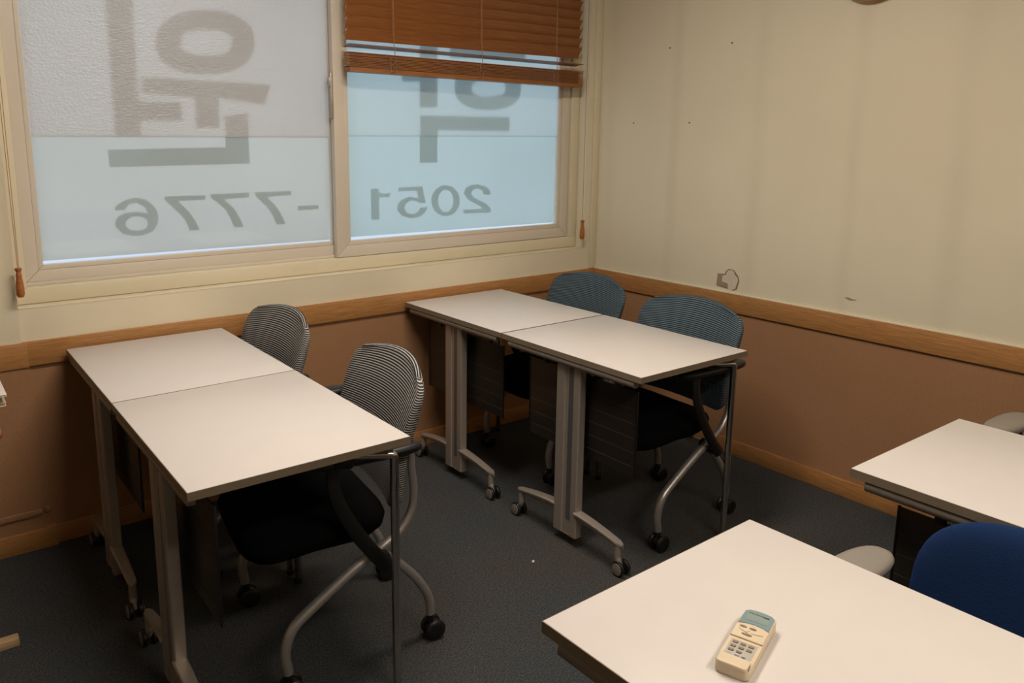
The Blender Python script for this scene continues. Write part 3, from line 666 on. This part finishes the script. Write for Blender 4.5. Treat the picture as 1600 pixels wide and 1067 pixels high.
for x, y, rz, lab in ((-2.098, -1.048, R(-7.5), 'grey striped mesh chair tucked under the nearer left table, black armrest beside the corner'),
                      (-2.130, -.345, R(2), 'grey striped mesh chair tucked under the left table at the window wall'),
                      (-.735, -1.085, R(-3), 'bluish mesh chair before the brown right wall under the nearer right table'),
                      (-.678, -.458, R(-4), 'bluish mesh chair in the room corner at the right table by the window')):
    chairs.append(place(ch, first, (x, y, 0), rz, lab)); first = False
index_children()
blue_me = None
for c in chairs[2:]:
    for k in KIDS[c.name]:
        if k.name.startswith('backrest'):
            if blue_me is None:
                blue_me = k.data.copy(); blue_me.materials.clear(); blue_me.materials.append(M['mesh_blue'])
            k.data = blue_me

# ------------------------------------------------------------------ blue swivel chairs
def make_swivel():
    t = thing('swivel_chair', '', 'chair', group='blue swivel chairs with grey armrests')
    bm = B(); rings = []
    for j in range(23):
        a = R(-88+176*j/22); sc = math.cos(a)**.30
        rg = []
        for k in range(44):
            b_ = 2*math.pi*k/44; c, s_ = math.cos(b_), math.sin(b_)
            y = math.copysign(abs(c)**.62, c)*.214*sc; zl = math.copysign(abs(s_)**.62, s_)*.178*sc
            x = .206 + .022*(zl/.18) + math.sin(a)*.028 - .055*(y/.212)**2
            rg.append(bm.verts.new((x, y, .548+zl)))
        rings.append(rg)
    loft(bm, rings); done(bm, 'backrest', 'blue', t, smooth=60)
    bm = B(); rings = []
    for z, ins in ((.405, .05), (.415, .015), (.440, 0), (.458, .008), (.468, .04)):
        rings.append([bm.verts.new((-.02+math.copysign(abs(math.cos(a))**.55, math.cos(a))*(.215-ins), math.copysign(abs(math.sin(a))**.55, math.sin(a))*(.225-ins), z)) for a in [2*math.pi*k/36 for k in range(36)]])
    loft(bm, rings); done(bm, 'seat', 'blue', t, smooth=50)
    bm = B(); tube(bm, bez([(.05, 0, .385), (.17, 0, .380), (.225, 0, .42), (.232, 0, .52)], 6), .016, 10, .5, (0, 1, 0)); done(bm, 'back_bracket', 'black', t)
    bm = B(); box(bm, -.10, .10, -.07, .07, .372, .406, .008); done(bm, 'seat_plate', 'black', t)
    for s in (-1, 1):
        bm = B(); rings = []
        for z, ins in ((.604, .012), (.610, .003), (.622, 0), (.629, .004), (.632, .014)):
            rings.append([bm.verts.new((.008+math.copysign(abs(math.cos(a))**.75, math.cos(a))*(.132-ins), s*.264+math.copysign(abs(math.sin(a))**.8, math.sin(a))*(.0445-ins), z-.006-.004*math.cos(a))) for a in [2*math.pi*k/30 for k in range(30)]])
        loft(bm, rings); done(bm, 'arm_pad', 'grey_arm', t, smooth=50)
        bm = B(); tube(bm, bez([(-.09, s*.262, .604), (-.10, s*.266, .50), (-.04, s*.262, .405), (.0, s*.20, .392), (.02, s*.10, .392)], 6), .013, 10)
        tube(bm, bez([(.075, s*.262, .604), (.09, s*.266, .50), (.05, s*.262, .41), (.02, s*.20, .392)], 6), .013, 10)
        done(bm, 'arm_loop', 'black', t)
    bm = B(); lathe(bm, [(.030, .085), (.030, .20), (.024, .21), (.024, .30), (.014, .305), (.014, .375)], (0, 0, 0), (0, 0, 1), 18); done(bm, 'gas_column', 'black', t)
    bm = B(); lathe(bm, [(.03, .06), (.042, .066), (.042, .095), (.032, .105)], (0, 0, 0), (0, 0, 1), 18); done(bm, 'hub', 'black', t)
    for k in range(5):
        a = 2*math.pi*k/5+math.pi/5; d = Vector((math.cos(a), math.sin(a), 0))
        bm = B(); tube(bm, [d*.03+Vector((0, 0, .085)), d*.15+Vector((0, 0, .080)), d*.25+Vector((0, 0, .066))], [.022, .018, .013], 10); lg = done(bm, 'leg', 'black', t)
        bm = B()
        for s in (-1, 1):
            side = Vector((-d.y, d.x, 0))
            lathe(bm, [(.018, -.006), (.026, -.003), (.026, .003), (.018, .006)], d*.25+side*s*.011+Vector((0, 0, .0262)), side, 16)
        tube(bm, [d*.25+Vector((0, 0, .026)), d*.25+Vector((0, 0, .064))], .008, 8)
        done(bm, 'caster', 'black', lg)
    return t
sw = make_swivel(); index_children()
place(sw, True, (-1.604, -2.562, 0), 0, 'blue upholstered swivel chair behind the foreground table')
place(sw, False, (-.420, -2.412, 0), 0, 'swivel chair at the far right table, only its grey armrest showing')

# ------------------------------------------------------------------ remote control on the foreground table
rc = thing('remote_control', 'cream air conditioner remote control lying on the foreground table', 'remote control', (-2.116, -2.4085, .7203), R(18))
def rr(L0, L1, w, n=6, r0=.006, r1=.006):
    o = []
    for cx_, cy_, r, a0 in ((L1-r1, w-r1, r1, 0), (L0+r0, w-r0, r0, 90), (L0+r0, -w+r0, r0, 180), (L1-r1, -w+r1, r1, 270)):
        for k in range(n+1):
            a = R(a0+90*k/n); o.append((cx_+r*math.cos(a), cy_+r*math.sin(a)))
    return o
def slab(name, mat, pts, z0, z1, bev, par=rc):
    bm = B(); prism(bm, pts, 'z', z0, z1, bev); return done(bm, name, mat, par, smooth=45)
slab('body', 'cream_remote', rr(-.074, .074, .0235, 6, .007, .009), 0, .0165, .003)
slab('upper_shell', 'cream_remote', [(-.004, -.0232), (.066, -.0232), (.0715, -.016), (.0735, -.006), (.0735, .006), (.0715, .016), (.066, .0232), (-.004, .0232)], .0155, .0195, .0015)
# curved grey-blue display bezel
top = [(.0715, -.016), (.0735, -.006), (.0735, .006), (.0715, .016), (.066, .0215)]
bzl = [(.066, -.0215)] + top + [(.029, .0222), (.034, .013), (.036, 0), (.034, -.013), (.029, -.0222)]
slab('display_bezel', 'bezel', bzl, .0190, .0204, .0004)
slab('display', 'lcd', rr(.0425, .065, .0165, 2, .002, .002), .0202, .0209, .0002)
slab('display_mark', 'lcd_mark', [(.0615, -.006), (.0630, -.006), (.0630, .0155), (.0615, .0155)], .0207, .0211, 0)
slab('display_mark', 'lcd_mark', [(.0595, -.0150), (.0630, -.0150), (.0630, -.006), (.0595, -.006)], .0207, .0211, 0)
def oval(cx_, cy_, a, b_, n=18): return [(cx_+a*math.cos(2*math.pi*k/n), cy_+b_*math.sin(2*math.pi*k/n)) for k in range(n)]
slab('button', 'remote_keys', oval(.0235, .0125, .0022, .0052), .019, .0206, .0004)
slab('button', 'remote_keys', oval(.0235, -.0015, .0022, .0052), .019, .0206, .0004)
slab('rocker_button', 'cream_remote', [(.0165, .0165), (.0185, .010), (.0175, .001), (.0105, .004), (.0125, .012)], .019, .0208, .0005)
slab('rocker_button', 'cream_remote', [(.0165, -.0005), (.0175, -.010), (.0150, -.0185), (.0120, -.012), (.0105, -.003)], .019, .0208, .0005)
slab('button', 'remote_keys', oval(.0055, .0025, .0026, .0075), .019, .0206, .0004)
slab('keypad', 'remote_pad', rr(-.052, -.010, .0185, 2, .001, .001), .0160, .0170, .0002)
for i in range(3):
    for j in range(3):
        if i == 2 and j == 2: continue
        slab('key', 'remote_keys', rr(-.0195-i*.0105, -.0145-i*.0105, .0038, 2, .0012, .0012), .0165, .0185, .0004).location = (0, .0115-j*.0112, 0)
slab('print_bar', 'blue_print', [(-.0475, -.003), (-.0455, -.003), (-.0455, .004), (-.0475, .004)], .0168, .0171, 0)
slab('print_dot', 'blue_print', oval(-.0465, -.0085, .0019, .0032), .0168, .0171, 0)
slab('print_bar', 'remote_keys', [(-.0468, .008), (-.0460, .008), (-.0460, .015), (-.0468, .015)], .0168, .0171, 0)
slab('sliding_cover', 'cream_remote', rr(-.0755, -.053, .0215, 4, .005, .002), .0150, .0205, .0018)
slab('cover_hinge', 'remote_keys', [(-.070, -.0225), (-.060, -.0225), (-.060, -.0212), (-.070, -.0212)], .0148, .0192, .0002)

# ------------------------------------------------------------------ small desk at the left edge with books on it
dk = thing('wooden_desk', 'reddish wooden stand at the left edge carrying a few books', 'stand', (-3.13, -.50, 0))
bm = B(); prism(bm, rr(-.26, .240, .20, 6, .03, .03), 'z', .662, .678, .005, 3); done(bm, 'top', 'desk', dk)
bm = B(); box(bm, -.10, -.04, -.04, .04, .022, .662, .004); done(bm, 'post', 'desk', dk)
for y in (-.078,):
    bm = B(); box(bm, -.20, .232, y-.018, y+.018, 0, .024, .003); done(bm, 'foot_bar', 'foot_wood', dk)
bm = B(); box(bm, -.24, -.205, -.30, .30, .0, .0225, .002); done(bm, 'foot_cross', 'desk', dk)
def book(label, x1, y0, z0, th, w, h, cover, rz=0, edge='paper'):
    t = thing('book', label, 'book', (x1, y0, z0), rz, 'books on the left stand')
    bm = B(); box(bm, -w, 0, 0, h, 0, .0016, .0005); box(bm, -w, 0, 0, h, th-.0016, th, .0005); done(bm, 'cover', cover, t)
    bm = B(); box(bm, -w+.001, -.003, .003, h-.003, .0015, th-.0015); done(bm, 'pages', edge, t)
    return t
book('tan book at the bottom of the small stack on the left stand', -2.855, -.450, .6782, .0110, .17, .22, 'book_tan', 0, 'book_tan')
book('thick grey-green book in the middle of the stack on the left stand', -2.862, -.450, .6894, .0195, .16, .22, 'book_green', 0, 'book_green')
book('thin white booklet with purple edge on top of the book stack', -2.852, -.456, .7091, .006, .17, .22, 'book_white', 0, 'book_purple')

# ------------------------------------------------------------------ wall clock
ck = thing('wall_clock', 'round wall clock with brown wooden rim high on the right wall', 'clock', (0, -1.402, 2.113))
bm = B(); lathe(bm, [(.160, .001), (.162, .012), (.155, .030), (.142, .036), (.134, .030), (.132, .020)], (0, 0, 0), (-1, 0, 0), 48); done(bm, 'rim', 'rail_y', ck)
bm = B(); lathe(bm, [(.134, .018), (.134, .0215), (0, .0215)], (0, 0, 0), (-1, 0, 0), 40); done(bm, 'face', 'clock_face', ck)
for a, l, w in ((50, .07, .005), (-60, .10, .0035)):
    bm = B(); d = Vector((0, math.sin(R(a)), math.cos(R(a)))); tube(bm, [d*-.015+Vector((-.024, 0, 0)), d*l+Vector((-.024, 0, 0))], w, 6, .5, (1, 0, 0)); done(bm, 'clock_hand', 'black', ck)

# ------------------------------------------------------------------ paper scraps on the carpet
for x, y, s, lab in ((-1.385, -1.114, .0065, 'tiny white paper scrap on the carpet before the right tables'),):
    bm = B(); prism(bm, [(-s, -s*.4), (s*.3, -s*.7), (s, s*.3), (-.1*s, s*.9)], 'z', 0, .0012)
    for v in bm.verts:
        if v.co.z > .0005: v.co.z += .003*abs(v.co.x)/s
    o = done(bm, 'paper_scrap', 'paper', None, (x, y, .0005), 0); tag(o, lab, 'paper')

# ------------------------------------------------------------------ ceiling lamps (behind and above the camera)
lampg = []
for i, (x, y) in enumerate(LAMPS):
    t = thing('ceiling_lamp', ('rectangular ceiling lamp nearest the window', 'rectangular ceiling lamp behind the camera on the left', 'rectangular ceiling lamp behind the camera on the right')[i], 'lamp', (x, y, ZC), 0, 'ceiling lamps')
    bm = B()
    for bx in ((-.62, .62, -.16, -.15, -.06, 0), (-.62, .62, .15, .16, -.06, 0), (-.62, -.61, -.15, .15, -.06, 0), (.61, .62, -.15, .15, -.06, 0), (-.62, .62, -.16, .16, -.004, -.001)): box(bm, *bx)
    done(bm, 'housing', 'ceiling', t, smooth=0)
    bm = B(); box(bm, -.608, .608, -.148, .148, -.052, -.046); done(bm, 'diffuser', 'lamp', t, smooth=0)
